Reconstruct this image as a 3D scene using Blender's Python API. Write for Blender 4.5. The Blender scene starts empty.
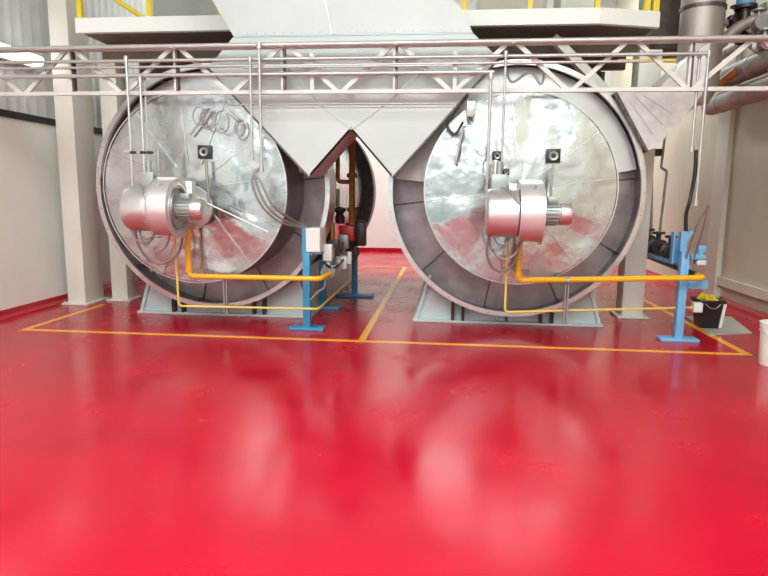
import bpy, bmesh, math, random
from mathutils import Vector, Matrix, noise
random.seed(7)
C = bpy.context.scene.collection
SC = bpy.context.scene
PI = math.pi

# ------------------------------------------------------------------ camera
F, CH, PITCH, YAW, ROLL = 605.0, 1.6, 0.15192, 0.10108, 0.010
fw = Vector((-math.sin(YAW)*math.cos(PITCH), math.cos(YAW)*math.cos(PITCH), -math.sin(PITCH)))
rt0 = Vector((math.cos(YAW), math.sin(YAW), 0)); up0 = rt0.cross(fw)
RT = rt0*math.cos(ROLL) + up0*math.sin(ROLL)
UP = up0*math.cos(ROLL) - rt0*math.sin(ROLL)
cam = bpy.data.cameras.new('camera'); co = bpy.data.objects.new('camera', cam); C.objects.link(co)
cam.sensor_width = 36; cam.lens = F/768*36; cam.clip_end = 100
M3 = Matrix((RT, UP, -fw)).transposed()
co.matrix_world = Matrix.Translation((0, 0, CH)) @ M3.to_4x4()
SC.camera = co
def at(x, y, Y):
    "the point of the place at depth Y seen at x, y of the photograph"
    d = fw + RT*((x-384)/F) + UP*((288-y)/F)
    return Vector((0, 0, CH)) + d*(Y/d.y)

# ------------------------------------------------------------------ materials
def mat(name, col, rough=.5, metal=0., bump=0., scale=8., detail=3., emit=0., coat=0., var=0., vscale=3., aniso=None, r2=None):
    m = bpy.data.materials.new(name); m.use_nodes = True
    n = m.node_tree.nodes; l = m.node_tree.links; b = n['Principled BSDF']
    b.inputs['Base Color'].default_value = (*col, 1); b.inputs['Roughness'].default_value = rough
    b.inputs['Metallic'].default_value = metal
    if coat: b.inputs['Coat Weight'].default_value = coat; b.inputs['Coat Roughness'].default_value = .05
    if emit:
        b.inputs['Emission Color'].default_value = (*col, 1); b.inputs['Emission Strength'].default_value = emit
    tc = n.new('ShaderNodeTexCoord')
    mp = n.new('ShaderNodeMapping'); l.new(tc.outputs['Object'], mp.inputs[0])
    if aniso: mp.inputs['Scale'].default_value = aniso
    if bump:
        t = n.new('ShaderNodeTexNoise'); t.inputs['Scale'].default_value = scale; t.inputs['Detail'].default_value = detail
        l.new(mp.outputs[0], t.inputs['Vector'])
        bp = n.new('ShaderNodeBump'); bp.inputs['Strength'].default_value = 1; bp.inputs['Distance'].default_value = bump
        l.new(t.outputs['Fac'], bp.inputs['Height']); l.new(bp.outputs[0], b.inputs['Normal'])
    if var or r2:
        t = n.new('ShaderNodeTexNoise'); t.inputs['Scale'].default_value = vscale; t.inputs['Detail'].default_value = 5
        l.new(mp.outputs[0], t.inputs['Vector'])
        if var:
            r = n.new('ShaderNodeValToRGB'); l.new(t.outputs['Fac'], r.inputs[0])
            r.color_ramp.elements[0].position = .35; r.color_ramp.elements[1].position = .65
            r.color_ramp.elements[0].color = (*[c*(1-var) for c in col], 1)
            r.color_ramp.elements[1].color = (*[min(1, c*(1+var*.4)) for c in col], 1)
            l.new(r.outputs[0], b.inputs['Base Color'])
        if r2:
            q = n.new('ShaderNodeMapRange'); q.inputs[1].default_value = .35; q.inputs[2].default_value = .65
            q.inputs[3].default_value = rough; q.inputs[4].default_value = r2
            l.new(t.outputs['Fac'], q.inputs[0]); l.new(q.outputs[0], b.inputs['Roughness'])
    return m
M = dict(
  floor = mat('red epoxy', (.46, .001, .020), .14, 0, bump=.0008, scale=3.2, detail=2, var=.10, vscale=1.6, r2=.28),
  yline = mat('yellow floor paint', (.95, .42, .015), .25),
  skirt = mat('dark red coving', (.42, .004, .018), .25),
  white = mat('white wall paint', (.86, .86, .82), .6, bump=.001, scale=5, var=.05, vscale=.8),
  beige = mat('beige wall paint', (.60, .55, .43), .55, var=.1, vscale=.8),
  frame = mat('cream painted steel', (.66, .61, .53), .5),
  clad = mat('grey cladding', (.58, .58, .56), .45, var=.08, vscale=2),
  cover = mat('grey cover sheet', (.60, .59, .60), .4, .6, bump=.008, scale=3),
  ductw = mat('pale duct sheet', (.68, .67, .68), .42, .3, bump=.01, scale=7, var=.12, vscale=9),
  umber = mat('dark lagging', (.11, .085, .07), .6, var=.3, vscale=7),
  concrete = mat('grey concrete', (.40, .41, .40), .5, var=.1),
  clad2 = mat('blue grey cladding', (.42, .47, .48), .6),
  day = mat('daylight pane', (.93, .98, 1), .4, emit=2.4),
  ceil = mat('ceiling grey', (.7, .7, .68), .8),
  column = mat('white painted steel', (.72, .70, .64), .45, var=.05, vscale=2),
  fascia = mat('white beam paint', (.86, .86, .83), .5),
  under = mat('brown decking', (.22, .165, .125), .7, var=.2, vscale=2),
  dark = mat('dark gap', (.02, .016, .014), .7),
  stain = mat('polished stainless sheet', (.45, .46, .465), .13, .94, bump=.03, scale=2.4, detail=2.6, r2=.34, vscale=3),
  rim = mat('stainless rim', (.58, .57, .57), .28, .9, bump=.004, scale=6, var=.06, vscale=6),
  annul = mat('dull rolled steel', (.31, .26, .27), .42, .7, bump=.012, scale=3, var=.25, vscale=4),
  shell = mat('drum shell steel', (.70, .70, .67), .22, 1, bump=.02, scale=4),
  ringd = mat('dark riding ring', (.12, .105, .10), .4, .8, bump=.01, scale=20, var=.3, vscale=12),
  galv = mat('galvanised sheet', (.50, .53, .53), .55, .2, bump=.008, scale=1.3, detail=2, var=.05, vscale=2),
  seam = mat('sheet seam', (.40, .38, .38), .4, .8),
  rack = mat('off white rack paint', (.62, .61, .58), .45, var=.12, vscale=4),
  pipe = mat('grey pipe', (.50, .49, .48), .35, .5, var=.1, vscale=6),
  steelpipe = mat('conduit steel', (.60, .60, .60), .3, .8),
  yel = mat('yellow gas paint', (.80, .42, .015), .32),
  yel2 = mat('pale yellow pilot pipe', (.72, .52, .12), .35),
  rail = mat('yellow railing paint', (.78, .60, .02), .4),
  orange = mat('rusty orange pipe', (.50, .20, .03), .45, var=.3, vscale=12),
  blue = mat('blue stand paint', (.035, .25, .44), .4),
  blue2 = mat('light blue stand paint', (.16, .40, .66), .4),
  saddle = mat('pale grey cradle paint', (.48, .55, .57), .45, var=.06, vscale=3),
  burner = mat('brushed burner steel', (.66, .66, .66), .33, .85, bump=.004, scale=6),
  burnerp = mat('silver painted housing', (.66, .66, .66), .34, .65),
  motor = mat('grey motor casting', (.36, .37, .37), .4, .5),
  valve = mat('dark valve bodies', (.055, .045, .042), .4, .5, var=.3, vscale=14),
  valve2 = mat('grey valve casting', (.33, .32, .31), .4, .6),
  redb = mat('red regulator', (.55, .02, .03), .35),
  box = mat('light grey enclosure', (.68, .67, .66), .4),
  black = mat('black plastic', (.012, .012, .012), .35),
  hose = mat('grey flexible conduit', (.26, .25, .25), .45, .3),
  lag = mat('lagged pipe jacket', (.36, .31, .28), .5, .35, bump=.004, scale=5, var=.15, vscale=4),
  ductb = mat('round duct steel', (.52, .48, .45), .42, .7, var=.1, vscale=3),
  mat = mat('grey board', (.42, .39, .34), .6),
  bucket = mat('white plastic', (.80, .79, .74), .35),
  lamp = mat('fluorescent glow', (1, .99, .96), .5, emit=5.),
  lamp2 = mat('strip light glow', (1, .99, .96), .5, emit=4.),
  lampbody = mat('lamp housing', (.8, .8, .8), .4),
)

M['floor'].node_tree.nodes['Principled BSDF'].inputs['Specular IOR Level'].default_value = .32
# ------------------------------------------------------------------ mesh helpers
class MB:
    def __init__(s): s.bm = bmesh.new()
    def face(s, pts, smooth=False):
        f = s.bm.faces.new([s.bm.verts.new(p) for p in pts]); f.smooth = smooth; return f
    def box(s, x0, x1, y0, y1, z0, z1, bev=0., rot=None):
        vs = [s.bm.verts.new((x, y, z)) for x in (x0, x1) for y in (y0, y1) for z in (z0, z1)]
        fs = [s.bm.faces.new([vs[i] for i in q]) for q in ((0,1,3,2),(4,6,7,5),(0,4,5,1),(2,3,7,6),(0,2,6,4),(1,5,7,3))]
        if bev:
            es = list({e for f in fs for e in f.edges})
            bmesh.ops.bevel(s.bm, geom=es, offset=bev, segments=2, affect='EDGES', profile=.5)
        return s
    def prism(s, poly, y0, y1, axis='Y'):
        "polygon in XZ extruded along Y (axis X: polygon in YZ extruded along X; axis Z: XY)"
        def pt(a, b, d): return {'Y': (a, d, b), 'X': (d, a, b), 'Z': (a, b, d)}[axis]
        A = [s.bm.verts.new(pt(a, b, y0)) for a, b in poly]; B = [s.bm.verts.new(pt(a, b, y1)) for a, b in poly]
        s.bm.faces.new(A); s.bm.faces.new(B[::-1])
        for i in range(len(A)):
            j = (i+1) % len(A); s.bm.faces.new((A[j], A[i], B[i], B[j]))
        return s
    def bar(s, a, b, w, h=None, upv=None):
        a, b = Vector(a), Vector(b); h = h or w; d = (b-a).normalized()
        u = Vector(upv) if upv else (Vector((0, 0, 1)) if abs(d.z) < .9 else Vector((0, 1, 0)))
        sx = d.cross(u).normalized(); sy = sx.cross(d).normalized()
        vs = [s.bm.verts.new(p + sx*(i*w/2) + sy*(j*h/2)) for p in (a, b) for i, j in ((-1,-1),(1,-1),(1,1),(-1,1))]
        for q in ((3,2,1,0),(4,5,6,7),(0,1,5,4),(1,2,6,5),(2,3,7,6),(3,0,4,7)): s.bm.faces.new([vs[i] for i in q])
        return s
    def tube(s, pts, r, n=12, cap=True, bend=0.):
        P = [Vector(p) for p in pts]
        if bend and len(P) > 2:
            Q = [P[0]]
            for i in range(1, len(P)-1):
                a, b, c = P[i-1], P[i], P[i+1]; k = min(bend, (b-a).length*.45, (c-b).length*.45)
                p0 = b + (a-b).normalized()*k; p1 = b + (c-b).normalized()*k
                for t in range(6):
                    t /= 5; Q.append(p0*(1-t)**2 + b*2*t*(1-t) + p1*t*t)
            P = Q + [P[-1]]
        R = r if isinstance(r, (list, tuple)) else [r]*len(P)
        d0 = (P[1]-P[0]).normalized(); u = d0.orthogonal().normalized(); rings = []
        for i, p in enumerate(P):
            d = ((P[min(i+1, len(P)-1)]-P[i]).normalized() + (P[i]-P[max(i-1, 0)]).normalized())
            d = d.normalized() if d.length > 1e-6 else d0
            u = (u - d*u.dot(d)).normalized(); v = d.cross(u)
            rings.append([s.bm.verts.new(p + (u*math.cos(2*PI*k/n) + v*math.sin(2*PI*k/n))*R[i]) for k in range(n)])
        for A, B in zip(rings, rings[1:]):
            for k in range(n):
                f = s.bm.faces.new((A[k], A[(k+1) % n], B[(k+1) % n], B[k])); f.smooth = True
        if cap: s.bm.faces.new(rings[0][::-1]); s.bm.faces.new(rings[-1])
        return s
    def curve(s, pts, r, n=8, seg=8):
        "Catmull-Rom through the points"
        P = [Vector(p) for p in pts]; P = [P[0]*2-P[1]] + P + [P[-1]*2-P[-2]]; Q = []
        for i in range(1, len(P)-2):
            for t in range(seg):
                t /= seg; a, b, c, d = P[i-1:i+3]
                Q.append(.5*((2*b) + (c-a)*t + (2*a-5*b+4*c-d)*t*t + (3*b-a-3*c+d)*t**3))
        Q.append(P[-2]); return s.tube(Q, r, n)
    def lathe(s, prof, origin, axis='Y', n=64, a0=0, a1=2*PI, smooth=True, close=False):
        "prof: (radius, distance along the axis)"
        o = Vector(origin); full = abs(a1-a0-2*PI) < 1e-6; m = n if full else n+1; rings = []
        for r, h in prof:
            ring = []
            for k in range(m):
                a = a0+(a1-a0)*k/n; c_, s_ = r*math.cos(a), r*math.sin(a)
                ring.append(s.bm.verts.new(o + Vector({'Y': (c_, h, s_), 'X': (h, c_, s_), 'Z': (c_, s_, h)}[axis])))
            rings.append(ring)
        pr = list(zip(rings, rings[1:]))
        if close: pr.append((rings[-1], rings[0]))
        for A, B in pr:
            for k in range(n):
                j = (k+1) % m
                f = s.bm.faces.new((A[k], A[j], B[j], B[k])); f.smooth = smooth
        s.rings = rings
        return s
    def cyl(s, a, b, r, n=24):
        return s.tube([a, b], r, n)
    def build(s, name, m, parent=None):
        bmesh.ops.remove_doubles(s.bm, verts=s.bm.verts, dist=1e-5)
        bmesh.ops.recalc_face_normals(s.bm, faces=s.bm.faces)
        me = bpy.data.meshes.new(name); s.bm.to_mesh(me); s.bm.free()
        me.materials.append(M[m])
        try: me.set_sharp_from_angle(angle=math.radians(38))
        except Exception: pass
        o = bpy.data.objects.new(name, me); C.objects.link(o)
        if parent:
            o.parent = parent
            o.matrix_parent_inverse = Matrix.Translation(-Vector(parent['o'])) if 'o' in parent else Matrix()
        return o
def tag(o, label, cat, group=None):
    o['label'] = label; o['category'] = cat
    if group: o['group'] = group
    return o
def thing(name, label, cat, loc=(0, 0, 0), group=None):
    o = bpy.data.objects.new(name, None); C.objects.link(o); o.location = loc; o.empty_display_size = .1
    o['o'] = list(loc); return tag(o, label, cat, group)
def struct(name, mb, m, parent=None):
    o = mb.build(name, m, parent); o['kind'] = 'structure'; return o
def copy_tree(o, parent=None):
    c = o.copy(); C.objects.link(c)
    if parent: c.parent = parent
    for ch in [x for x in bpy.data.objects if x.parent == o]: copy_tree(ch, c)
    return c
def recopy(root, dx, label, group=None):
    c = copy_tree(root); c.location = Vector(root.location)+Vector((dx, 0, 0)); c['label'] = label
    if group: c['group'] = group; root['group'] = group
    return c

XL, XR, YB, YF, ZC = -5.66, 4.30, 17.4, -9.0, 7.6
# ------------------------------------------------------------------ the setting
fl = struct('floor', MB().box(XL-.3, XR+.3, -1.0, YB+.3, -.2, 0), 'floor')
struct('floor', MB().box(XL-.3, XR+.3, YF-.3, -1.0, -.2, 0), 'concrete')  # unseen floor behind the camera, made grey to cut the red bounce
def line(x0, x1, y0, y1): 
    o = MB().box(x0, x1, y0, y1, -.01, .003).build('floor_marking', 'yline', fl); return o
line(-4.93, 3.19, 6.445, 6.515)
line(-4.93, -4.86, 6.51, 8.15)
line(-.945, -.865, 6.51, 13.5)
line(3.11, 3.19, 6.51, 10.9)
line(-1.9, .1, 13.5, 13.58)
struct('wall_left', MB().box(XL-.2, XL, YF, YB, 0, 2.56), 'white')
struct('trim_1', MB().box(XL-.2, XL-.06, YF, YB, 2.56, 2.65).box(XL-.2, XL+.02, YF, YB, 2.545, 2.57), 'dark')
def corr(mb, along, a0, a1, pos, z0, z1, sgn, pitch=.2, dep=.014):
    k = int((a1-a0)/pitch); pts = []
    for i in range(k+1):
        a = a0+i*pitch
        pts += [(a, 0), (a+pitch*.5, 0), (a+pitch*.6, dep), (a+pitch*.9, dep)]
    for (a, d), (b, e) in zip(pts, pts[1:]):
        if along == 'Y': mb.face([(pos+sgn*d, a, z0), (pos+sgn*e, b, z0), (pos+sgn*e, b, z1), (pos+sgn*d, a, z1)])
        else: mb.face([(a, pos+sgn*d, z0), (b, pos+sgn*e, z0), (b, pos+sgn*e, z1), (a, pos+sgn*d, z1)])
    return mb
struct('trim_2', corr(MB(), 'Y', YF, YB, XL-.06, 2.65, ZC, 1), 'clad')
struct('wall_back', MB().box(XL-.2, XR+.2, YB, YB+.2, 0, ZC), 'white')
struct('trim_3', corr(MB(), 'X', XL, XR, YB-.02, 4.2, ZC, -1, pitch=.4), 'clad')
struct('wall_right', MB().box(XR, XR+.2, YF, YB, 0, ZC), 'beige')
struct('wall_front', MB().box(XL-.2, XR+.2, YF-.2, YF, 0, ZC), 'clad2')
for i, (x0, x1) in enumerate(((-4.9, -2.7), (-1.8, .4), (1.3, 3.5))):  # unseen glowing panes, added for fill light and bright reflections in the steel
    wn = struct('window_%d' % (i+1), MB().box(x0-.06, x1+.06, YF, YF+.05, 3.2, 3.26).box(x0-.06, x1+.06, YF, YF+.05, 5.6, 5.66).box(x0-.06, x0, YF, YF+.05, 3.2, 5.66).box(x1, x1+.06, YF, YF+.05, 3.2, 5.66).box((x0+x1)/2-.03, (x0+x1)/2+.03, YF, YF+.05, 3.2, 5.66), 'frame')
    MB().box(x0, x1, YF+.005, YF+.02, 3.26, 5.6).build('window_pane', 'day', wn)
struct('ceiling', MB().box(XL-.2, XR+.2, YF-.2, YB+.2, ZC, ZC+.2), 'ceil')
cove = lambda x, s: [(x, .0), (x+s*.09, 0), (x+s*.03, .03), (x+s*.012, .09), (x, .09)]
struct('baseboard_left', MB().prism(cove(XL, 1), YF, YB), 'skirt')
struct('baseboard_right', MB().prism(cove(XR, -1), YF, YB), 'skirt')
struct('baseboard_back', MB().box(XL+.09, XR-.09, YB-.02, YB, 0, .1), 'skirt')
# frame on the right wall: post, sill rail
fr = MB(); fr.box(XR-.10, XR, 9.85, 10.25, 0, 6.5); fr.box(XR-.07, XR, 3.0, 9.85, .27, .40)
struct('trim_4', fr, 'frame')
struct('trim_5', MB().box(XR-.025, XR, 3.0, 9.85, .40, 6.5), 'beige')
# ceiling lamps
def clamp(x, y):
    t = thing('ceiling_light', 'long rectangular ceiling lamp hung under the roof', 'lamp', (x, y, ZC-.5), 'lamps under the roof')
    MB().box(x-.75, x+.75, y-1.35, y+1.35, ZC-.5, ZC-.4).build('lamp_housing', 'lampbody', t)
    MB().box(x-.70, x+.70, y-1.3, y+1.3, ZC-.52, ZC-.5).build('diffuser', 'lamp2', t)
    for q in (-1, 1): MB().tube([(x, y+q, ZC-.4), (x, y+q, ZC)], .01, 6).build('hanger', 'steelpipe', t)
    L = bpy.data.lights.new('lamp_light', 'AREA'); L.shape = 'RECTANGLE'; L.size = 1.4; L.size_y = 2.6; L.energy = POWER
    L.color = (.86, 1, .98)
    o = bpy.data.objects.new('lamp_light', L); C.objects.link(o); o.location = (x, y, ZC-.54); o.parent = t
    o.matrix_parent_inverse = Matrix.Translation(-Vector(t['o']))
POWER = 150
for x in (-3.6, -.7, 2.3):
    for y in (-6, -2.9, .2): clamp(x, y)
POWER = 190
for x in (-3.6, -.7, 2.3): clamp(x, 14.2)
# strip light on the left wall
t = thing('wall_strip_light', 'glowing strip light high on the grey corrugated left wall', 'lamp', (XL+.02, 7.2, 3.3))
MB().box(XL-.02, XL+.07, 6.2, 8.1, 3.26, 3.44).build('lamp_housing', 'lampbody', t)
MB().tube([(XL+.12, 6.25, 3.35), (XL+.12, 8.05, 3.35)], .065, 12).build('tube_lamp', 'lamp', t)

# ------------------------------------------------------------------ columns and mezzanine
def column(x0, x1, y0, y1, z1, label, plate=.06):
    t = thing('steel_column', label, 'column', ((x0+x1)/2, (y0+y1)/2, 0), 'steel columns')
    MB().box(x0, x1, y0, y1, .02, z1, .012).build('shaft', 'column', t)
    p = MB().box(x0-plate, x1+plate, y0-plate, y1+plate, 0, .025, .004)
    p.build('base_plate', 'column', t)
    b = MB()
    for i in (x0-plate*.5, x1+plate*.5): MB().cyl((i, y0-plate*.5, .02), (i, y0-plate*.5, .05), .012, 6).build('anchor_bolt', 'steelpipe', t)
column(-5.41, -5.14, 8.10, 8.58, 6.9, 'tall white steel column nearest the left wall, rising past the platform edge')
column(-4.97, -4.72, 8.50, 8.78, 3.455, 'white steel column just left of the left drum, under the platform')
column(2.38, 2.66, 8.30, 8.60, 3.455, 'cream steel column right of the right drum, on a floor plate')
mz = thing('mezzanine_platform', 'raised platform with white edge beam and dark brown underside behind the hood', 'platform', (-1, 9, 3.64))
MB().box(-4.82, 1.75, 7.86, 12.8, 3.66, 3.79).prism([(1.75, 7.86), (2.48, 8.08), (2.48, 12.8), (1.75, 12.8)], 3.66, 3.79, 'Z').build('deck', 'under', mz)
MB().box(-4.83, 1.75, 7.78, 7.86, 3.64, 3.82).build('edge_beam', 'fascia', mz)
MB().prism([(1.75, 7.78), (2.50, 8.00), (2.50, 8.08), (1.75, 7.86)], 3.64, 3.82, 'Z').build('edge_beam', 'fascia', mz)
for y in (8.55, 9.6, 10.8, 12.0): MB().box(-4.9, 2.55, y-.05, y+.05, 3.46, 3.66).build('joist', 'under', mz)
MB().box(-4.98, 2.68, 12.8, 12.9, 3.4, 3.8).build('rear_beam', 'under', mz)
def railing(pts, label):
    t = thing('guard_rail', label, 'railing', (*pts[0], 3.82))
    a = Vector((*pts[0], 0)); b = Vector((*pts[1], 0)); n = max(1, round((b-a).length/1.0))
    for k in range(n+1):
        p = a.lerp(b, k/n); MB().bar((p.x, p.y, 3.82), (p.x, p.y, 4.85), .06).build('post', 'rail', t)
    for z in (4.35, 4.87):
        MB().tube([(a.x, a.y, z), (b.x, b.y, z)], .03, 10).build('rail', 'rail', t)
railing([(-4.78, 7.83), (-2.9, 7.83)], 'yellow guard rail along the platform edge above the left drum')
railing([(.15, 7.84), (1.72, 7.84)], 'yellow guard rail along the platform edge above the right drum')
tag(MB().tube([(-4.5, 7.9, 4.18), (-3.9, 8.05, 3.79)], .03, 8).build('stair_rail', 'rail'), 'sloping yellow bar on the platform behind the left guard rail', 'handrail')
for px, lab in ((646, 'left of the pair of yellow posts at the right end of the platform'), (655, 'right of the pair of yellow posts at the right end of the platform')):
    p = at(px, 12, 8.05)
    tag(MB().bar((p.x, 8.04, 3.80), (p.x, 8.04, 4.9), .07).build('bollard_post', 'rail'), lab, 'post', 'paired yellow posts')
tag(MB().bar(at(553, 38, 8.2), at(622, 108, 8.2), .14, .10).build('diagonal_brace', 'frame'), 'cream diagonal brace behind the girder, from platform edge to cream column', 'brace')
# equipment on the mezzanine
for (x0, x1, y0, y1, h, m, lab) in ((-4.5, -3.3, 9.2, 10.2, 1.3, 'clad', 'pale cabinet standing on the platform behind the left guard rail'),
                                    (.35, 1.3, 9.0, 10.0, 1.2, 'frame', 'cream cabinet standing on the platform behind the right guard rail'),
                                    (1.45, 1.95, 8.8, 9.4, .9, 'bucket', 'white drum-like box on the platform near its right corner')):
    t = thing('equipment_cabinet', lab, 'cabinet', ((x0+x1)/2, (y0+y1)/2, 3.79))
    MB().box(x0, x1, y0, y1, 3.79, 3.79+h, .03).build('body', m, t)
    MB().box(x0+.06, x1-.06, y0-.015, y0, 3.9, 3.74+h).build('door', m, t)
# dark box duct between platform and round duct
tag(MB().box(2.68, 3.3, 8.75, 9.6, 3.55, 5.6, .03).build('plenum_box', 'umber'), 'dark brown box duct beside the right end of the platform', 'duct')

# ------------------------------------------------------------------ drums
CL, CR, CZ = -2.92, .79, 1.655
def drum(cx, label, wound):
    t = thing('rotary_drum', label, 'drum', (cx, 7.4, 0), 'pair of large steel drums')
    CZ = 1.655; o = (cx, 0, CZ)
    # face plate: twelve wedge panels, each dished a little of its own
    m = MB(); rnd = random.Random(wound); R = (1.10 if cx < 0 else 1.045); CZ = (1.655 if cx < 0 else 1.675); NA, NR = 144, 22
    tilt = [rnd.uniform(-1, 1) for _ in range(12)]
    ctr = m.bm.verts.new((cx, 6.83, CZ)); prev = None
    for i in range(1, NR+1):
        r = R*i/NR; ring = []
        for k in range(NA):
            a = 2*PI*k/NA + .13; q = (k % 12)/12; w = k//12
            bul = tilt[w]*(1-abs(2*q-1))*.018*(r/R)*min(1, (1-r/R)*4)
            nz = noise.noise(Vector((cx*3+r*math.cos(a)*1.8, r*math.sin(a)*1.8, wound)))*.022*min(1, (R-r)*5)
            yy = 6.80 - bul - nz + .05*(r/R)
            if i == NR: yy = 6.85
            ring.append(m.bm.verts.new((cx+r*math.cos(a), yy, CZ+r*math.sin(a))))
        for k in range(NA):
            j = (k+1) % NA
            f = m.bm.faces.new((ctr, ring[k], ring[j]) if prev is None else (prev[k], ring[k], ring[j], prev[j])); f.smooth = True
        prev = ring
    fp = m.build('face_plate', 'stain', t)
    s = MB(); CZ0 = 1.655
    for w in range(0, 12, 1):
        if w % 2 and rnd.random() < .3: continue
        a = 2*PI*w/12+.13
        s.bar((cx+.3*math.cos(a), 6.80, CZ+.3*math.sin(a)), (cx+(R-.02)*math.cos(a), 6.84, CZ+(R-.02)*math.sin(a)), .007, .008, (0, 1, 0))
    s.lathe([(R-.008, 6.835), (R+.006, 6.835), (R+.006, 6.88)], (cx, 0, CZ), n=96)
    s.build('seam_strips', 'rim', fp)
    MB().lathe([(R, 6.85), (R, 7.72)], (cx, 0, CZ), n=96).build('face_skirt', 'annul', t)
    CZ = CZ0
    # annular rear plate with panel joints, and the inner wall
    an = MB().lathe([(1.0, 7.70), (1.475, 7.70), (1.475, 7.38)], o, n=96).build('annular_plate', 'annul', t)
    for w in range(10):
        a = 2*PI*w/10 + .12; s = MB()
        s.bar((cx+1.04*math.cos(a), 7.695, CZ+1.04*math.sin(a)), (cx+1.45*math.cos(a), 7.695, CZ+1.45*math.sin(a)), .02, .012, (0, 1, 0))
        s.bar((cx+1.453*math.cos(a), 7.42, CZ+1.453*math.sin(a)), (cx+1.453*math.cos(a), 7.69, CZ+1.453*math.sin(a)), .02, .012)
        s.build('panel_joint', 'ringd', an)
    MB().lathe([(1.0, 7.56), (1.455, 7.56), (1.455, 7.545), (1.0, 7.545)], o, n=64, a0=math.radians(11), a1=math.radians(174), close=True).build('upper_cover_plate', 'cover', t)
    MB().lathe([(1.443, 7.40), (1.443, 7.35), (1.50, 7.35), (1.50, 7.80), (1.34, 7.80), (1.34, 7.83)], o, n=128).build('rim', 'rim', t)
    s = MB()
    for w in range(36):
        a = 2*PI*w/36; s.cyl((cx+1.475*math.cos(a), 7.352, CZ+1.475*math.sin(a)), (cx+1.475*math.cos(a), 7.338, CZ+1.475*math.sin(a)), .009, 6)
    s.build('rim_bolts', 'seam', t)['kind'] = 'stuff'
    MB().lathe([(1.34, 7.78), (1.34, 12.3), (.0001, 12.3)], o, n=96).build('shell', 'shell', t)
    MB().lathe([(1.33, 11.6), (1.53, 11.6), (1.53, 11.95), (1.33, 11.95)], o, n=96).build('riding_ring', 'ringd', t)
    return t
dl = drum(CL, 'left of the two huge stainless drums, beside the white columns', 3)
dr = drum(CR, 'right of the two huge stainless drums, with the round duct at its side', 9)
# observation port: square plate with dark round glass
def port(px, py, Y, w, label, parent):
    p = at(px, py, Y); q = MB().box(p.x-w, p.x+w, Y-.03, Y, p.z-w, p.z+w, .004).build('port_plate', 'black', parent)
    MB().lathe([(w*.35, Y-.04), (w*.65, Y-.045), (w*.65, Y-.03)], (p.x, 0, p.z), n=20).build('port_ring', 'valve2', q)
port(205, 152, 6.81, .075, '', dl); port(553, 156, 6.81, .075, '', dr)
port(497, 156, 6.79, .05, '', dr); port(506, 172, 6.78, .035, '', dr)

def cradle(cx, label):
    t = thing('drum_cradle', label, 'support', (cx, 7.8, 0), 'pale grey drum cradles')
    for y in (7.66, 9.6, 11.3):
        w0, w1, ztop = 1.17, .98, .62
        poly = [(cx-w0, .03), (cx+w0, .03), (cx+w1, ztop)]
        for k in range(9):
            a = -PI/2 + math.acos(0)*0 + (1-k/4)*.75
            poly.append((cx+1.33*math.sin((1-k/4)*.80), CZ-1.33*math.cos((1-k/4)*.80)+.0))
        poly.append((cx-w1, ztop))
        poly = [(x, min(z, ztop) if i < 3 else z) for i, (x, z) in enumerate(poly)]
        if y > 7.9 or True:
            MB().prism(poly, y if y > 7.9 else 7.84, (y if y > 7.9 else 7.84)+.05).build('saddle_plate', 'saddle', t)
    MB().prism([(cx-w0, .03), (cx+w0, .03), (cx+1.0, .5), (cx+.55, .35), (cx+.3, .17), (cx-.3, .17), (cx-.55, .35), (cx-1.0, .5)], 7.64, 7.68).build('front_plate', 'saddle', t) if False else None
    MB().box(cx-1.19, cx+1.19, 7.62, 12.0, 0, .03, .004).build('base_plate', 'saddle', t)
    for s in (-1, 1):
        MB().prism([(cx+s*1.17, .03), (cx+s*1.13, .03), (cx+s*.96, .60), (cx+s*1.0, .60)], 7.66, 11.8).build('side_plate', 'saddle', t)
        for d in ((.42, .56) if s > 0 else (.55, .68)):
            z1 = CZ-math.sqrt(1.5**2-d**2)-.004
            MB().box(cx+s*d-.02, cx+s*d+.02, 7.62, 7.70, .03, z1).build('strut', 'valve', t)
        # front gusset plates either side of the rim
        MB().prism([(cx+s*1.17, .03), (cx+s*.02, .03), (cx+s*.02, .135), (cx+s*.3, .165), (cx+s*.6, .26), (cx+s*.85, .40), (cx+s*1.01, .53)], 7.70, 7.73).build('front_plate', 'saddle', t)
    return t
cradle(CL, 'pale grey cradle on the red floor under the left drum')
cradle(CR, 'pale grey cradle on the red floor under the right drum')

# ------------------------------------------------------------------ exhaust hood between the drums
YH = 6.74
hood = thing('exhaust_hood', 'large galvanised sheet metal hood forking down onto both drums', 'hood', (-1.07, 7.0, 1.8))
Lt, Lsh, Ln = (-1.53, 1.80), (-2.56, 2.86), (-2.68, 3.0)
low = [(-1.53, 1.80), (-1.065, 2.31), (-.61, 1.80), (.30, 2.78), (.50, 3.04), (.22, 3.30), (-2.36, 3.30), (-2.66, 2.98)]
m = MB(); m.prism(low, YH, YH+.02)
m.prism([(-1.53, 1.80), (-1.065, 2.31), (-1.065, 2.34), (-1.53, 1.83)], YH, 7.34); m.prism([(-.61, 1.80), (-1.065, 2.31), (-1.065, 2.34), (-.61, 1.83)], YH, 7.34)
m.build('forked_front', 'galv', hood)
for a, b in (((-1.53, 1.80), (-2.66, 2.98)), ((-.61, 1.80), (.50, 3.04))):
    d = Vector((b[0]-a[0], b[1]-a[1])).normalized(); nn = Vector((d.y, -d.x)) if b[0] > a[0] else Vector((-d.y, d.x))
    MB().prism([a, b, (b[0]+nn.x*.02, b[1]+nn.y*.02), (a[0]+nn.x*.02, a[1]+nn.y*.02)], YH-.005, YH+.075).build('edge_angle', 'ringd', hood)
up = [(-2.36, 3.30), (.22, 3.30), (.13, 3.50), (-.02, 3.66), (-1.05, 5.6), (-3.75, 5.6), (-2.60, 3.70)]
MB().prism(up, YH-.015, 7.7).build('upper_casing', 'galv', hood)
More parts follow.
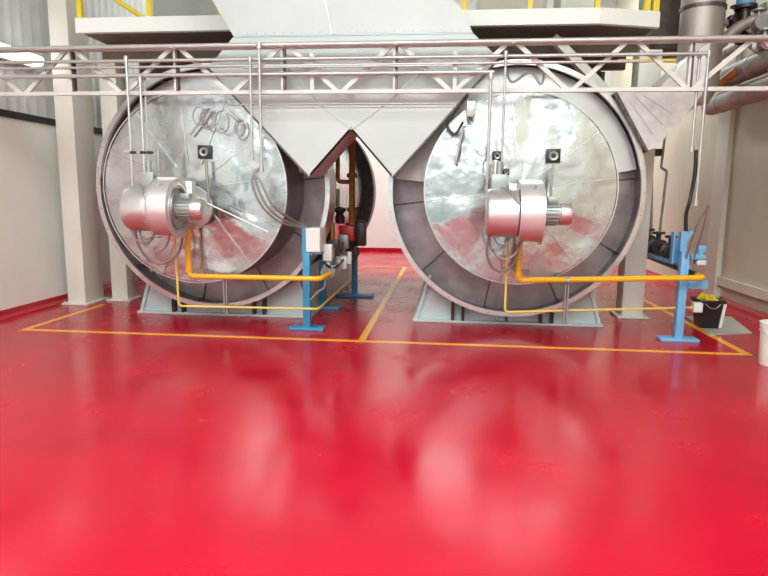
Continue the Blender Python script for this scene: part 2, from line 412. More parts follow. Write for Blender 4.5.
MB().prism([(-2.36, 3.28), (.22, 3.28), (.48, 3.06), (.28, 2.9), (-2.45, 2.9), (-2.64, 3.0)], YH+.02, 7.7).build('rear_casing', 'galv', hood) if False else None
s = MB()
def hl(a, b, w=.014): s.bar((a[0], YH-.004, a[1]), (b[0], YH-.004, b[1]), w, .012, (0, 1, 0))
hl((-2.36, 3.30), (.22, 3.30), .02); hl((-2.22, 2.55), (.07, 2.55)); hl((-1.065, 2.31), (-1.38, 2.55)); hl((-1.065, 2.31), (-.72, 2.55))
hl((-.72, 2.55), (-.25, 2.95)); hl((-1.38, 2.55), (-1.75, 2.95))
s.bar((-1.27, YH-.019, 3.3), (-1.4, YH-.019, 3.95), .012, .01, (0, 1, 0))
for k in range(26): 
    x = -2.3+k*.1; s.cyl((x, YH-.012, 3.325), (x, YH-.022, 3.325), .007, 6)
s.build('sheet_seams', 'seam', hood)

# ------------------------------------------------------------------ side duct and round riser at the right
t = thing('side_duct', 'white-grey flared duct rising from the right drum to the round riser', 'duct', (2.6, 7.6, 2.1))
MB().prism([(1.86, 2.76), (2.25, 2.13), (2.34, 2.16), (2.62, 2.48), (2.80, 2.75), (2.84, 3.3), (2.60, 3.12), (2.35, 2.84), (2.15, 2.79)], 7.32, 7.9).build('duct_body', 'ductw', t)
MB().prism([(1.84, 2.75), (2.24, 2.11), (2.26, 2.13), (1.87, 2.78)], 7.28, 7.94).build('flange', 'ringd', t)
for k in range(3): MB().bar((1.98+k*.1, 7.315, 2.74), (2.32+k*.09, 7.315, 2.30+k*.12), .012, .01, (0, 1, 0)).build('sheet_seam', 'ductw', t)
t = thing('round_riser_duct', 'wide round vertical duct at the upper right of the right drum', 'duct', (3.02, 8.1, 2.8))
MB().lathe([(.0001, 2.75), (.15, 2.75), (.245, 2.95), (.245, 7.6)], (3.02, 8.1, 0), 'Z', 48).build('duct_body', 'ductb', t)
for z in (3.86, 5.2): MB().lathe([(.243, z-.02), (.262, z-.02), (.262, z+.02), (.243, z+.02)], (3.02, 8.1, 0), 'Z', 48).build('joint_band', 'ringd', t)

# ------------------------------------------------------------------ pipe rack (lattice girder) and its pipes
YT = 6.6
rk = thing('pipe_rack', 'long off-white lattice girder spanning the picture in front of the drums', 'truss', (-.7, YT, 2.7))
MB().bar((XL, YT, 3.145), (XR, YT, 3.145), .04, .03).build('top_chord', 'rack', rk)
MB().bar((XL, YT, 2.685), (XR, YT, 2.685), .05, .04).build('bottom_chord', 'rack', rk)
bots = [-4.76, -3.58, -2.35, -1.16, .03, 1.22, 2.40, 3.6]
tops = [-5.35]+[(a+b)/2 for a, b in zip(bots, bots[1:])]+[4.2]
for i, bx in enumerate(bots):
    MB().bar((bx-.03, YT, 2.69), (tops[i]+.05, YT, 3.15), .032, .045).build('diagonal', 'rack', rk)
    MB().bar((bx+.03, YT, 2.69), (tops[i+1]-.05, YT, 3.15), .032, .045).build('diagonal', 'rack', rk)
for x in [-4.15, -2.95, -1.76, -.56, 2.40]:
    MB().box(x-.035, x-.012, YT-.03, YT+.03, 2.70, 3.13).build('post', 'rack', rk)
    MB().box(x-.010, x+.012, YT-.025, YT+.03, 2.70, 3.13).build('post', 'ringd', rk)
for x in (-1.46, .05): MB().box(x-.02, x+.02, YT-.02, YT+.02, 2.70, 3.08).build('post', 'rack', rk)
for x in (-5.0, -4.14, -2.95, -1.76, -.56, .63, 1.85, 2.42): MB().box(x-.015, x+.015, YT-.14, YT-.02, 3.125, 3.13).build('pipe_bracket', 'rack', rk)
def rpipe(x0, x1, y, z, r, m, label):
    o = MB().tube([(x0, y, z), (x1, y, z)], r, 12).build('rack_pipe', m); return tag(o, label, 'pipe', 'pipes along the lattice girder')
rpipe(XL, 3.2, YT-.07, 3.155, .026, 'pipe', 'topmost and thickest grey pipe running along the top of the lattice girder')
rpipe(XL, 2.52, YT-.055, 3.015, .018, 'pipe', 'second pipe from the top of the lattice girder, ending at a right-hand drop')
rpipe(XL, 1.95, YT-.05, 2.95, .014, 'pipe', 'thin grey pipe third from the top, halfway up the lattice girder')
rpipe(XL, .45, YT-.06, 2.86, .022, 'pipe', 'grey pipe just above the bottom chord, ending above the right drum')
rpipe(-2.2, .02, YT-.06, 2.93, .010, 'pipe', 'thinnest pipe on the lattice girder, in front of the hood')
rpipe(-2.4, .05, YT-.03, 2.555, .009, 'redb' if False else 'seam', 'thin dark line pipe just below the girder in front of the hood')
# vertical drops from the rack
def drop(px, pt, pb, Y, r, m, label):
    a = at(px, pt, Y); b = at(px, pb, Y)
    t = tag(MB().tube([(a.x, Y, a.z), (a.x, Y, b.z)], r, 10).build('drop_conduit', m), label, 'conduit', 'vertical conduits dropping from the girder')
    for z in (a.z-.02, b.z+.03): MB().cyl((a.x, Y, z-.03), (a.x, Y, z+.03), r*1.7, 12).build('coupling', m, t)
    return a.x, a.z, b.z
drop(126, 57, 190, 6.52, .013, 'steelpipe', 'leftmost vertical conduit dropping from the girder over the left drum')
drop(140, 78, 196, 6.52, .015, 'steelpipe', 'second vertical conduit from the left over the left drum')
drop(144.5, 78, 180, 6.62, .010, 'steelpipe', 'thin third vertical conduit from the left over the left drum')
drop(250, 58, 160, 6.52, .013, 'pipe', 'left of the two conduits in front of the hood at the left drum')
drop(259, 44, 172, 6.48, .016, 'pipe', 'right of the two conduits in front of the hood at the left drum')
drop(491, 74, 192, 6.52, .016, 'pipe', 'left of the two conduits over the right drum, reaching the burner')
drop(506, 52, 170, 6.48, .013, 'pipe', 'right of the two conduits over the right drum, rising to the second pipe')
drop(700, 52, 152, 6.62, .014, 'pipe', 'left conduit dropping from the girder beside the round duct')
drop(709, 52, 206, 6.56, .014, 'pipe', 'right conduit dropping from the girder, ending in flexible hoses')
a, b = at(618, 61, 7.7), at(676, 61, 7.7)
tag(MB().tube([(a.x, 7.7, a.z), (b.x, 7.7, a.z)], .02, 10).build('yellow_branch_pipe', 'yel2'), 'short yellow pipe behind the girder in front of the cream column', 'pipe')
# small junction box on the hood edge
p = at(471, 108, 6.6)
tag(MB().box(p.x-.045, p.x+.045, 6.64, 6.73, p.z-.08, p.z+.08, .006).build('junction_box', 'pipe'), 'small grey junction box at the right edge of the hood', 'box')

# ------------------------------------------------------------------ burners
def burner(cx, label):
    YB_, ZB = 6.12, 1.44; x = lambda v: cx-.79+v
    t = thing('gas_burner', label, 'burner', (cx, YB_, ZB), 'gas burners on the drum faces')
    # air drum
    MB().lathe([(.0001, x(.40)-.012), (.19, x(.40)-.01), (.222, x(.40)), (.236, x(.425)), (.236, x(.69))], (0, YB_, ZB), 'X', 56).build('air_drum', 'burner', t)
    # scroll housing with a squared outlet pointing at the drum
    poly = []
    for k in range(25):
        a = PI/2 + k/24*(1.5*PI); r = .300-.02*math.sin((a-PI/2)/2)
        poly.append((YB_+math.cos(a)*r, ZB+math.sin(a)*r))
    poly += [(YB_+.28, ZB+.02), (YB_+.42, ZB+.06), (YB_+.42, ZB+.325), (YB_, ZB+.325)]
    MB().prism(poly, x(.70), x(.92), 'X').build('fan_housing', 'burnerp', t)
    MB().lathe([(.296, x(.695)), (.309, x(.695)), (.309, x(.705))], (0, YB_, ZB), 'X', 48).lathe([(.296, x(.925)), (.309, x(.925)), (.309, x(.915)), (.24, x(.925)), (.24, x(.935))], (0, YB_, ZB), 'X', 48).build('housing_lip', 'burnerp', t)
    MB().lathe([(.195, x(.92)), (.205, x(.945)), (.215, x(.945)), (.22, x(.92))], (0, YB_, ZB), 'X', 40).build('intake_ring', 'seam', t)
    MB().lathe([(.0001, x(.924)), (.19, x(.924))], (0, YB_, ZB), 'X', 40).build('intake_plate', 'motor', t)
    m = MB().lathe([(.0001, x(.925)), (.105, x(.925)), (.105, x(1.10)), (.0001, x(1.10))], (0, YB_-.02, ZB), 'X', 32)
    for k in range(20):
        a = 2*PI*k/20; m.bar((x(.95), YB_-.02+.11*math.cos(a), ZB+.11*math.sin(a)), (x(1.08), YB_-.02+.11*math.cos(a), ZB+.11*math.sin(a)), .006, .022, (0, math.cos(a), math.sin(a)))
    mo = m.build('motor', 'motor', t)
    MB().lathe([(.098, x(1.09)), (.112, x(1.10)), (.112, x(1.18)), (.10, x(1.205)), (.0001, x(1.21))], (0, YB_-.02, ZB), 'X', 36).build('motor_cap', 'burner', mo)
    MB().box(x(.97), x(1.07), YB_-.07, YB_+.03, ZB+.10, ZB+.16, .008).build('terminal_box', 'motor', mo)
    # burner head into the drum face
    MB().lathe([(.17, 6.40), (.17, 6.70), (.25, 6.70), (.25, 6.74), (.20, 6.74), (.20, 6.84)], (x(.80), 0, ZB), 'Y', 40).build('burner_head', 'burnerp', t)
    MB().box(x(.62), x(.98), 6.34, 6.46, ZB-.16, ZB+.29, .01).build('transition_box', 'burnerp', t)
    # actuator and links on top
    m = MB().box(x(.44), x(.60), YB_+.12, YB_+.30, ZB+.22, ZB+.38, .01); m.cyl((x(.52), YB_+.2, ZB+.36), (x(.52), YB_+.2, ZB+.5), .03, 14)
    m.build('actuator', 'motor', t)
    m = MB().curve([(x(.52), YB_, ZB+.24), (x(.60), YB_-.12, ZB+.22), (x(.68), YB_-.22, ZB+.10), (x(.76), YB_-.2, ZB+.14), (x(.84), YB_-.16, ZB+.26)], .013, 8)
    m.build('sensing_tube', 'hose', t)
    # cable loops below
    for (a, b, w, h, r) in ((.50, .05, .13, .17, .011), (.60, .10, .17, .27, .010), (.56, .0, .09, .12, .009)):
        pts = [(x(a)-w+w*(1-math.cos(PI*k/8)), YB_+b+.02*k/8, ZB-.20-h*math.sin(PI*k/8)) for k in range(9)]
        MB().curve(pts, r, 8, 5).build('cable_loop', 'hose', t)
    pts = [(x(.43), YB_, ZB-.2), (x(.42), YB_+.1, ZB-.42), (x(.50), YB_+.2, ZB-.58), (x(.63), YB_+.25, ZB-.60), (x(.74), YB_+.35, ZB-.5), (x(.78), YB_+.45, ZB-.25)]
    MB().curve(pts, .014, 8, 6).build('gas_hose', 'hose', t)
    return t
burner(CL, 'silver burner with fan and motor on the face of the left drum')
burner(CR, 'silver burner with fan and motor on the face of the right drum')

# ------------------------------------------------------------------ gas pipes
def gpipe(name, pts, r, m, label, cat='pipe', bend=.06, clamps=(), group=None):
    t = tag(MB().tube(pts, r, 16, bend=bend).build(name, m), label, cat, group)
    if clamps:
        for (a, b) in clamps: MB().cyl(a, b, r*1.35, 16).build('coupling', m, t)
    return t
zL = at(250, 277, 6.66).z; zR = at(519, 280, 6.62).z
pe = at(320, 279, 6.72)
gpipe('gas_pipe', [(CL+.0, 6.62, 1.30), (CL+.0, 6.62, zL), (pe.x, 6.72, zL-.01), (pe.x+.05, 7.05, zL+.01)], .030, 'yel',
      'thick yellow gas pipe from the left burner to the valve train', clamps=[((CL, 6.62, 1.2), (CL, 6.62, 1.12)), ((CL, 6.62, zL+.09), (CL, 6.62, zL+.05))], group='thick yellow gas pipes')
pr = at(706, 278, 6.86)
gpipe('gas_pipe', [(CR+.0, 6.60, 1.30), (CR+.0, 6.60, zR), (pr.x-.02, 6.88, pr.z), (pr.x+.0, 7.10, pr.z)], .032, 'yel',
      'thick yellow gas pipe from the right burner to the light blue stand', clamps=[((CR, 6.60, 1.2), (CR, 6.60, 1.12)), ((CR, 6.6, zR+.09), (CR, 6.6, zR+.05))], group='thick yellow gas pipes')
a = at(180, 306, 6.6); b = at(318, 309, 6.85)
gpipe('pilot_pipe', [(CL-.13, 6.56, 1.25), (CL-.13, 6.6, a.z), (b.x, 6.85, b.z), (b.x+.02, 8.9, .30), (b.x+.02, 8.9, .55)], .013, 'yel2',
      'thin pale yellow pilot pipe low across the left drum', bend=.05, group='thin pilot pipes')
a = at(503, 312, 6.6); b = at(697, 308, 7.1)
gpipe('pilot_pipe', [(CR-.13, 6.56, 1.25), (CR-.13, 6.6, a.z), (b.x-.02, 7.12, b.z), ], .013, 'yel2',
      'thin pale yellow pilot pipe low across the right drum', bend=.05, group='thin pilot pipes')
b2 = at(695, 307, 7.14); MBo = MB().box(b2.x-.02, b2.x+.08, 7.12, 7.22, b2.z-.06, b2.z+.05, .006)
tag(MBo.build('end_valve', 'box'), 'small pale valve at the end of the thin pipe by the light blue stand', 'valve')
for px, z1, Y, lab in ((225, zL, 6.68, 'small steel pipe support under the yellow pipe at the left drum'), (567, zR, 6.66, 'small dark pipe support under the yellow pipe at the right drum')):
    p = at(px, 290, Y); t = thing('pipe_support', lab, 'bracket', (p.x, Y, .22), 'small pipe supports')
    [MB().box(p.x+u-.007, p.x+u+.007, Y-.0, Y+.04, .22, z1-.02).build('strap', 'valve2', t) for u in (-.015, .015)]
    MB().lathe([(.032, -.02), (.038, -.02), (.038, .02), (.032, .02)], (p.x, Y, z1), 'X', 18).build('clamp', 'valve2', t)

# ------------------------------------------------------------------ blue stands
def stand(X, Y, h, m, label, w=.42):
    t = thing('pipe_stand', label, 'stand', (X, Y, 0), 'blue steel stands')
    MB().box(X-w/2, X+w/2, Y-.09, Y+.09, 0, .035, .006).build('foot_plate', m, t)
    MB().box(X-.043, X+.043, Y-.045, Y+.045, .03, h, .006).build('post', m, t)
    return t
sl = stand(-1.63, 6.99, .93, 'blue', 'blue stand in front of the left valve train, carrying a pale box')
s2 = stand(-1.43, 9.45, .86, 'blue', 'far blue stand behind the left valve train', .6)
s3 = stand(-1.72, 8.35, .70, 'blue', 'middle blue stand in the left valve train, partly hidden', .5)
sr = stand(2.65, 7.03, 1.02, 'blue2', 'light blue stand in front of the right valve train')
# left train ------------------------------------------------
p0 = at(305, 256, 6.93); p1 = at(320, 228, 6.93)
t = thing('control_box', 'pale grey electrical box on top of the front blue stand', 'box', (p0.x, 6.95, p0.z))
MB().box(p0.x+.01, p1.x, 6.93, 7.30, .935, 1.215, .008).build('enclosure', 'box', t)
MB().box(p0.x+.025, p1.x-.015, 6.922, 6.93, .95, 1.20).build('cover', 'box', t)
MB().box(p0.x-.04, p0.x+.008, 6.95, 7.3, .90, 1.21).build('mounting_angle', 'blue', t)
MB().box(p0.x+.0, p1.x, 6.96, 7.3, .91, .935).build('shelf', 'blue', t)
X0 = -1.42
t = thing('valve_train', 'gas valve train of grey castings, dark valves and a red regulator beside the left drum', 'valves', (X0, 8.1, .7))
MB().tube([(X0, 7.05, zL), (X0, 9.6, zL+.08)], .032, 14).build('main_pipe', 'valve2', t)
for k, (y, r, L, m) in enumerate(((7.22, .07, .10, 'valve2'), (7.42, .055, .12, 'valve2'), (7.62, .085, .12, 'valve2'), (7.95, .07, .14, 'valve'), (8.35, .09, .2, 'valve2'), (8.8, .10, .22, 'valve'), (9.2, .08, .16, 'valve'))):
    z = zL + .08*(y-7.05)/2.55
    v = MB().lathe([(.0001, y-L/2), (r*1.2, y-L/2), (r*1.2, y-L/2+.02), (r*.75, y-L/2+.03), (r, y), (r*.75, y+L/2-.03), (r*1.2, y+L/2-.02), (r*1.2, y+L/2), (.0001, y+L/2)], (X0, 0, z), 'Y', 20).build('valve_body', m, t)
    MB().cyl((X0, y, z+r*.6), (X0, y, z+r*.6+.12), r*.35, 12).box(X0-r*.8, X0+r*.8, y-r*.8, y+r*.8, z+r*.6+.10, z+r*.6+.10+(.14 if k % 2 else .2), .01).build('actuator', ('box', 'valve2', 'valve', 'valve', 'valve2', 'valve', 'valve')[k], v)
q = at(343, 233, 8.2)
MB().box(q.x-.10, q.x+.12, 8.4, 8.6, q.z-.10, q.z+.09, .02).lathe([(.0001, q.z-.12), (.13, q.z-.12), (.13, q.z-.09), (.1, q.z-.09)], (q.x, 8.5, 0), 'Z', 20).build('regulator', 'redb', t)
q = at(360, 222, 8.8)
MB().box(q.x-.12, q.x+.08, 8.75, 8.95, q.z-.35, q.z+.0, .015).cyl((q.x-.02, 8.85, q.z-.05), (q.x-.02, 8.85, q.z+.22), .035, 14).lathe([(.0001, q.z-.02), (.10, q.z-.02), (.10, q.z+.02), (.0001, q.z+.03)], (q.x-.02, 8.85, 0), 'Z', 20).build('shutoff_valve', 'valve', t)
q = at(340, 214, 8.3)
MB().lathe([(.0001, q.z-.13), (.06, q.z-.13), (.075, q.z-.05), (.045, q.z), (.085, q.z+.05), (.085, q.z+.08), (.0001, q.z+.1)], (q.x, 8.3, 0), 'Z', 20).build('upper_valve', 'valve', t)
q = at(331, 262, 7.5)
MB().box(q.x-.07, q.x+.05, 7.45, 7.6, q.z-.05, q.z+.06, .01).build('blue_bracket', 'blue', t)
q = at(342, 262, 7.9)
MB().box(q.x-.09, q.x+.07, 7.85, 8.0, q.z-.09, q.z+.08, .012).cyl((q.x+.1, 7.9, q.z-.02), (q.x+.1, 7.9, q.z+.14), .03, 12).build('solenoid', 'box', t)
q = at(327, 222, 8.5)
MB().box(q.x-.08, q.x+.06, 8.6, 8.8, q.z-.35, q.z-.02, .01).build('valve_block', 'valve', t)
MB().tube([(X0+.02, 8.8, zL+.1), (q.x+.30, 8.85, .95), (q.x+.26, 8.85, 1.2)], .05, 14, bend=.08).build('elbow_pipe', 'valve', t)
for (px, y0, y1, Y, r, m, nm) in ((332, 235, 148, 8.3, .020, 'yel', 'vent_pipe'), (352, 232, 140, 8.75, .045, 'orange', 'supply_pipe')):
    a = at(px, y0, Y); b = at(px, y1, Y); zt = b.z+(.9 if nm == 'supply_pipe' else .3)
    rp = tag(MB().tube([(a.x, Y, a.z-.1), (a.x, Y, zt)], r, 14).build(nm, m), 'slim yellow pipe rising beside the left drum' if nm == 'vent_pipe' else 'rusty orange supply pipe rising between the two drums', 'pipe')
    if nm == 'supply_pipe':
        for f_ in (.25, .62): 
            z = a.z+(b.z-a.z)*f_; MB().lathe([(r, z-.03), (r*1.7, z-.03), (r*1.7, z+.03), (r, z+.03)], (a.x, Y, 0), 'Z', 18).build('flange', m, rp)
        z = a.z+(b.z-a.z)*.55; MB().tube([(a.x, Y, z), (a.x-.2, Y-.05, z), (a.x-.2, Y-.05, zt)], .032, 12, bend=.06).build('branch', m, rp)
        MB().tube([(a.x-.2, Y-.05, z-.1), (a.x-.2, Y-.05, z-.55)], .028, 12).build('branch', 'valve2', rp)
tag(MB().curve([at(322, 262, 7.0), at(334, 268, 7.3), at(345, 258, 8.0), at(350, 252, 8.6)], .016, 8).build('signal_cable', 'black'), 'black cable sagging along the left valve train', 'cable')
tag(MB().curve([at(324, 262, 7.05), at(325, 285, 7.05), at(318, 292, 7.02), at(310, 300, 6.94)], .013, 8).build('signal_cable', 'hose'), 'pale cable hanging from the box to the front blue stand', 'cable')
# hoses from girder drops to the control box
for k, (dx, dy) in enumerate(((0, 0), (5, 3), (11, 8))):
    tag(MB().curve([at(259-dx*.6, 168+dy*.3, 6.5), at(252+dx*.8, 182, 6.5), at(262+dx*.9, 206-dy*.2, 6.55), at(280+dx*.5, 222-dy*.8, 6.7), at(300, 227-dy*.35, 6.95), at(306+dx*.3, 229, 7.0)], .014, 8).build('flexible_hose', 'hose'),
        ('outermost of the three grey hoses curving down to the pale box', 'middle of the three grey hoses curving down to the pale box', 'innermost of the three grey hoses curving down to the pale box')[k], 'hose', 'grey hoses by the left drum')
# cable coils on the upper left drum
for k, (px, py, rx, ry) in enumerate(((199, 116, 6, 9), (208, 119, 8, 10), (222, 122, 7, 11), (243, 130, 6, 10), (240, 128, 5, 8))):
    pts = [at(px+rx*math.cos(a), py+ry*math.sin(a), 6.72) for a in [2*PI*j/12*.92-.9 for j in range(13)]]
    tag(MB().curve(pts, .008, 6, 4).build('cable_coil', 'hose'), ('first small cable coil from the left above the left drum', 'second cable coil from the left above the left drum', 'third cable coil, hanging left of the two conduits', 'larger loop of the rightmost cable coil pair at the left hood edge', 'smaller loop of the rightmost cable coil pair at the left hood edge')[k], 'cable', 'cable coils on the left drum')
# bar brackets with dark clips
t = thing('conduit_bracket', 'horizontal bracket with dark clips across the conduits over the left drum', 'bracket', at(142, 152, 6.56))
a, b = at(124, 151, 6.54), at(156, 154, 6.54); MB().bar((a.x, 6.545, a.z), (b.x, 6.545, b.z), .02, .02).build('bar', 'steelpipe', t)
for px in (133, 143, 150): p = at(px, 152.5, 6.52); MB().box(p.x-.03, p.x+.03, 6.5, 6.54, p.z-.015, p.z+.015, .003).build('clip', 'black', t)
# igniter rods and thin diagonal braces on the faces
for (x0, y0, x1, y1, Y, r, m, lab) in ((206, 160, 209, 205, 6.70, .018, 'valve2', 'dark vertical rod below the square port on the left drum'),
        (553, 163, 550, 200, 6.66, .014, 'motor', 'dark rod from the square port down to the right burner motor'),
        (200, 200, 268, 232, 6.45, .010, 'steelpipe', 'thin steel brace sloping right from the left burner'),
        (158, 150, 159, 176, 6.5, .022, 'motor', 'short dark tube standing over the left burner housing'),
        (496, 160, 495, 192, 6.5, .03, 'burnerp', 'short silver tube standing over the right burner air drum'),
        (210, 108, 190, 135, 6.76, .012, 'pipe', 'left leg of the small brace below the coils on the left drum'),
        (224, 108, 243, 124, 6.74, .014, 'pipe', 'right leg of the small brace below the coils on the left drum'),
        (463, 128, 455, 165, 6.74, .014, 'pipe', 'bent pale handle on the upper left of the right drum face'),
        (405, 165, 448, 150, 7.3, .01, 'seam', '')):
    if not lab: continue
    a, b = at(x0, y0, Y), at(x1, y1, Y)
    tag(MB().tube([a, b], r, 10).build('brace_rod', m), lab, 'rod')
tag(MB().curve([at(505, 66, 6.75), at(512, 82, 6.74), at(530, 72, 6.74), at(541, 84, 6.74), at(545, 70, 6.75)], .014, 8).build('sagging_cable', 'valve2'), 'dark cable sagging across the top of the right drum', 'cable')
tag(MB().curve([at(468, 95, 6.64), at(452, 115, 6.68), at(447, 125, 6.7), at(455, 134, 6.7), at(463, 122, 6.7)], .014, 8).build('looped_cable', 'valve'), 'dark looped cable at the hood edge on the right drum', 'cable')

# right train ------------------------------------------------
t = thing('valve_train', 'gas valve train of dark valves and light blue brackets beside the right drum', 'valves', (2.75, 8.2, .8))
MB().box(2.69, 2.75, 7.09, 9.7, .82, .86).build('support_channel', 'blue2', t)
MB().tube([(2.83, 7.10, pr.z), (2.83, 9.9, .82)], .035, 14).build('main_pipe', 'valve', t)
for k, (y, r) in enumerate(((7.5, .06), (7.9, .08), (8.35, .09), (8.8, .10), (9.3, .11), (9.8, .1))):
    xx = 2.80; z = .92+.02*k
    v = MB().lathe([(.0001, y-.1), (r*1.2, y-.1), (r*1.2, y-.07), (r*.75, y-.06), (r, y), (r*.75, y+.06), (r*1.2, y+.07), (r*1.2, y+.1), (.0001, y+.1)], (xx, 0, z), 'Y', 20).build('valve_body', 'valve' if k != 1 else 'valve', t)
    MB().cyl((xx, y, z), (xx, y, z+.2), r*.35, 12).lathe([(.0001, z+.17), (r*.9, z+.17), (r*.9, z+.20), (.0001, z+.21)], (xx, y, 0), 'Z', 18).build('handwheel', 'valve', v)
    MB().cyl((xx, y, z-.16), (xx, y, z), r*.5, 12).build('drain', 'valve', v)
MB().tube([(2.80, 7.4, .95), (2.80, 9.9, 1.0)], .04, 12).build('upper_pipe', 'valve', t)
a = at(669, 258, 7.3); b = at(677, 235, 7.3)
MB().box(a.x+.0, a.x+.02, 7.2, 7.3, .86, 1.22).box(a.x+.085, a.x+.105, 7.2, 7.3, .86, 1.22).box(a.x+.0, a.x+.105, 7.28, 7.3, .86, 1.14).build('upright_bracket', 'blue2', t)
a = at(685, 236, 7.0)
MB().bar((a.x, 7.03, 1.02), (a.x+.0, 7.03, 1.24), .07, .03).bar((a.x, 7.03, 1.1), (a.x+.08, 7.03, 1.24), .02, .04).build('post_head', 'blue2', t)
MB().box(2.70, 2.92, 7.0, 7.08, .60, .70, .004).build('bracket_arm', 'blue2', t)
a = at(699, 256, 7.2)
MB().box(a.x-.10, a.x+.06, 7.15, 7.3, a.z-.04, a.z+.02, .01).cyl((a.x+.02, 7.22, a.z), (a.x+.02, 7.22, a.z+.08), .04, 14).box(a.x-.02, a.x+.07, 7.18, 7.27, a.z+.05, a.z+.12, .01).build('blue_valve', 'blue2', t)
MB().box(a.x-.03, a.x+.07, 7.16, 7.28, a.z-.10, a.z-.045, .006).build('valve_base', 'box', t)
# flexible hoses on the right
for k, (x0, x1) in enumerate(((700, 686), (706, 694))):
    tag(MB().curve([at(709-1.5*k, 205, 6.56+.02*k), at((x0+x1)/2+4, 225, 6.7), at(x1, 258, 6.98)], .011, 8).build('flexible_hose', 'hose'),
        ('left' if not k else 'right')+' of the two hoses dropping to the light blue stand', 'hose', 'hoses to the right stand')
tag(MB().curve([at(696, 150, 7.8), at(695, 172, 7.8), at(690, 200, 7.8), at(686, 215, 7.7), at(686, 236, 7.5)], .022, 10).build('drain_hose', 'valve'), 'thick dark hose hanging against the beige wall above the light blue stand', 'hose')
tag(MB().tube([at(666, 128, 9.3), at(661, 168, 9.3), at(667, 171, 9.3), at(658, 246, 9.3)], .018, 10, bend=.03).build('wall_conduit', 'valve2'), 'dark jointed conduit on the beige wall right of the right drum', 'conduit')
tag(MB().tube([at(652, 142, 9.2), at(651, 240, 9.2)], .02, 10).build('wall_conduit', 'valve2'), 'dark straight conduit just right of the cream column', 'conduit')
t = tag(MB().box(at(653, 153, 9.2).x, at(661, 153, 9.2).x, 9.15, 9.3, at(653, 156, 9.2).z, at(653, 149, 9.2).z, .01).build('conduit_fitting', 'valve'), 'small dark fitting between the two conduits on the beige wall', 'fitting')

# ------------------------------------------------------------------ lagged pipes and machinery, top right
def lagp(p, z, r, y0, y1, label, cone=True):
    t = tag(MB().lathe([(.0001, y1), (r*.85, y1), (r, y1-.12), (r, y0), (.0001, y0)], (p, 0, z), 'Y', 32).build('lagged_pipe', 'lag'), label, 'pipe', 'lagged pipes on the right wall')
    y = y0+.4
    while y < y1-.3: MB().lathe([(r, y-.015), (r+.006, y-.015), (r+.006, y+.015), (r, y+.015)], (p, 0, z), 'Y', 32).build('jacket_band', 'seam', t); y += .9
def zx(px, py, X):
    d = fw + RT*((px-384)/F) + UP*((288-py)/F); return (Vector((0, 0, CH)) + d*(X/d.x))
p = zx(768, 86, 3.85); q = zx(709, 108, 3.85)
lagp(3.85, (p.z+q.z)/2, .135, 3.5, q.y, 'lower thick lagged pipe running along the right wall, blunt end showing')
p = zx(768, 60, 3.82)
lagp(3.82, p.z, .14, 3.5, 10.6, 'upper thick lagged pipe running along the right wall')
lagp(3.95, p.z+.42, .07, 5.5, 11.5, 'thin lagged pipe above the two thick ones at the right wall')
t = thing('pump_motor', 'blue-grey motor with pipework at the top right corner', 'motor', zx(750, 10, 3.75))
p = at(746, 4, 8.3)
MB().lathe([(.0001, p.z-.02), (.10, p.z-.02), (.11, p.z+.02), (.11, p.z+.3), (.08, p.z+.34), (.0001, p.z+.34)], (p.x, 8.3, 0), 'Z', 24).build('motor_body', 'blue2', t)
MB().cyl((p.x, 8.3, p.z-.3), (p.x, 8.3, p.z), .06, 16).lathe([(.0001, p.z-.06), (.13, p.z-.06), (.13, p.z-.02), (.0001, p.z-.02)], (p.x, 8.3, 0), 'Z', 20).build('coupling', 'valve', t)
MB().tube([(p.x-.3, 8.3, p.z-.5), (p.x-.05, 8.3, p.z-.25), (p.x+.25, 8.2, p.z-.15), (p.x+.3, 8.2, p.z+.1)], .07, 16, bend=.12).build('elbow', 'lag', t)
MB().tube([(p.x-.3, 8.3, p.z-.1), (p.x-.3, 8.3, p.z-.8)], .07, 16).lathe([(.07, p.z-.25), (.11, p.z-.25), (.11, p.z-.2), (.07, p.z-.2)], (p.x-.3, 8.3, 0), 'Z', 20).build('flanged_pipe', 'lag', t)
MB().lathe([(.0001, 8.3), (.12, 8.3), (.12, 8.36), (.07, 8.38), (.07, 8.6)], (p.x+.25, 0, p.z-.1), 'Y', 20).build('valve_body', 'valve2', t)
MB().tube([(p.x+.1, 8.3, p.z-.45), (p.x+.3, 8.3, p.z-.42)], .09, 16).build('pipe_stub', 'lag', t)
MB().tube([(p.x-.2, 9.4, p.z-1.1), (p.x+.1, 8.6, p.z-.72)], .05, 12).build('orange_fitting', 'orange', t)
for k, (px, py, Y) in enumerate(((736, 20, 8.5), (758, 24, 8.2), (764, 44, 8.0), (744, 36, 8.6))):
    p = at(px, py, Y)
    MB().lathe([(.0001, Y-.12), (.09, Y-.12), (.09, Y-.09), (.055, Y-.07), (.07, Y), (.055, Y+.07), (.09, Y+.09), (.09, Y+.12), (.0001, Y+.12)], (p.x, 0, p.z), 'Y', 20).cyl((p.x, Y, p.z), (p.x, Y, p.z+.17), .022, 10).lathe([(.0001, p.z+.15), (.08, p.z+.15), (.08, p.z+.17), (.0001, p.z+.18)], (p.x, Y, 0), 'Z', 18).build('gate_valve', ('valve', 'valve2', 'valve2', 'valve')[k], t)

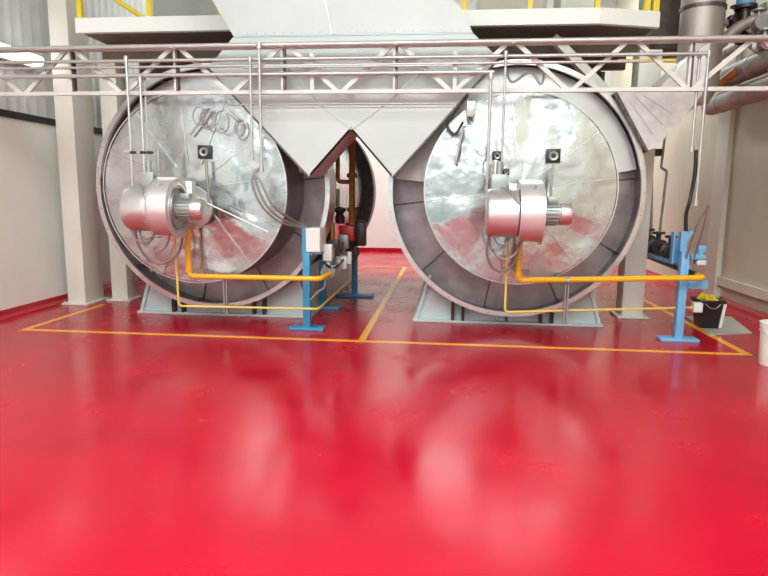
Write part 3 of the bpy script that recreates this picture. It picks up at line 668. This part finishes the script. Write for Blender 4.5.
# ------------------------------------------------------------------ bin, board, bucket
bd = MB().prism([(3.13, 7.34), (3.68, 7.50), (3.90, 8.55), (3.28, 8.5)], .003, .014, 'Z')
tag(bd.build('floor_board', 'mat'), 'flat grey board lying on the red floor under the black bin', 'board')
t = thing('waste_bin', 'black open-topped bin with yellow contents on the grey board', 'bin', (3.27, 7.80, .014))
bx, by = 3.27, 7.80
m = MB()
A = [(-.10, -.11), (.10, -.11), (.10, .12), (-.10, .12)]; Bq = [(-.135, -.145), (.135, -.145), (.135, .155), (-.135, .155)]
lo = [m.bm.verts.new((bx+x, by+y, .016)) for x, y in A]; hi = [m.bm.verts.new((bx+x, by+y, .36)) for x, y in Bq]
hi2 = [m.bm.verts.new((bx+x*.9, by+y*.9, .36)) for x, y in Bq]; lo2 = [m.bm.verts.new((bx+x*.9, by+y*.9, .05)) for x, y in A]
m.bm.faces.new(lo[::-1]); m.bm.faces.new(lo2)
for i in range(4):
    j = (i+1) % 4; m.bm.faces.new((lo[i], lo[j], hi[j], hi[i])); m.bm.faces.new((hi[i], hi[j], hi2[j], hi2[i])); m.bm.faces.new((hi2[i], hi2[j], lo2[j], lo2[i]))
m.build('bin_body', 'black', t)
MB().box(bx-.15, bx+.15, by-.16, by-.14, .33, .37, .005).box(bx-.15, bx+.15, by+.15, by+.17, .33, .37, .005).box(bx-.15, bx-.13, by-.14, by+.15, .33, .37, .005).box(bx+.13, bx+.15, by-.14, by+.15, .33, .37, .005).build('bin_rim', 'black', t)
MB().bar((bx+.11, by-.13, .03), (bx+.135, by-.155, .33), .03, .02).build('white_edge_strip', 'bucket', t)
MB().curve([(bx-.1, by-.165, .33), (bx-.04, by-.175, .28), (bx+.03, by-.175, .28), (bx+.08, by-.165, .33)], .006, 6).build('bail_handle', 'valve2', t)
m = MB(); rr = random.Random(4)
for k in range(9):
    x, y = bx+rr.uniform(-.09, .06), by+rr.uniform(-.09, .09)
    m.curve([(x, y, .30), (x+rr.uniform(-.05, .05), y+rr.uniform(-.04, .04), .40+rr.uniform(-.02, .02)), (x+rr.uniform(-.08, .08), y+rr.uniform(-.06, .06), .345)], .022, 8, 4)
tag(m.build('yellow_rags', 'rail'), 'crumpled yellow rags heaped in the mouth of the black bin', 'rags')
t = thing('plastic_bucket', 'white plastic bucket on the red floor at the right edge', 'bucket', (3.22, 6.10, 0))
MB().lathe([(.0001, .0), (.125, .0), (.13, .01), (.142, .33), (.15, .33), (.15, .345), (.144, .345), (.145, .375), (.152, .375), (.152, .39), (.146, .39), (.147, .405), (.155, .405), (.155, .42), (.14, .42), (.125, .02), (.0001, .02)], (3.22, 6.10, 0), 'Z', 40).build('pail', 'bucket', t)
MB().curve([(3.065, 6.10, .38), (3.09, 6.0, .30), (3.22, 5.94, .24), (3.35, 6.0, .30), (3.375, 6.10, .38)], .004, 6).build('bail_handle', 'steelpipe', t)

# ------------------------------------------------------------------ world and view
w = bpy.data.worlds.new('world'); SC.world = w; w.use_nodes = True
w.node_tree.nodes['Background'].inputs[0].default_value = (1, 1, 1, 1); w.node_tree.nodes['Background'].inputs[1].default_value = .5
SC.view_settings.view_transform = 'Standard'; SC.view_settings.look = 'None'; SC.view_settings.gamma = 1
SC.view_settings.exposure = 0.15
for o in bpy.data.objects:
    if 'o' in o: del o['o']
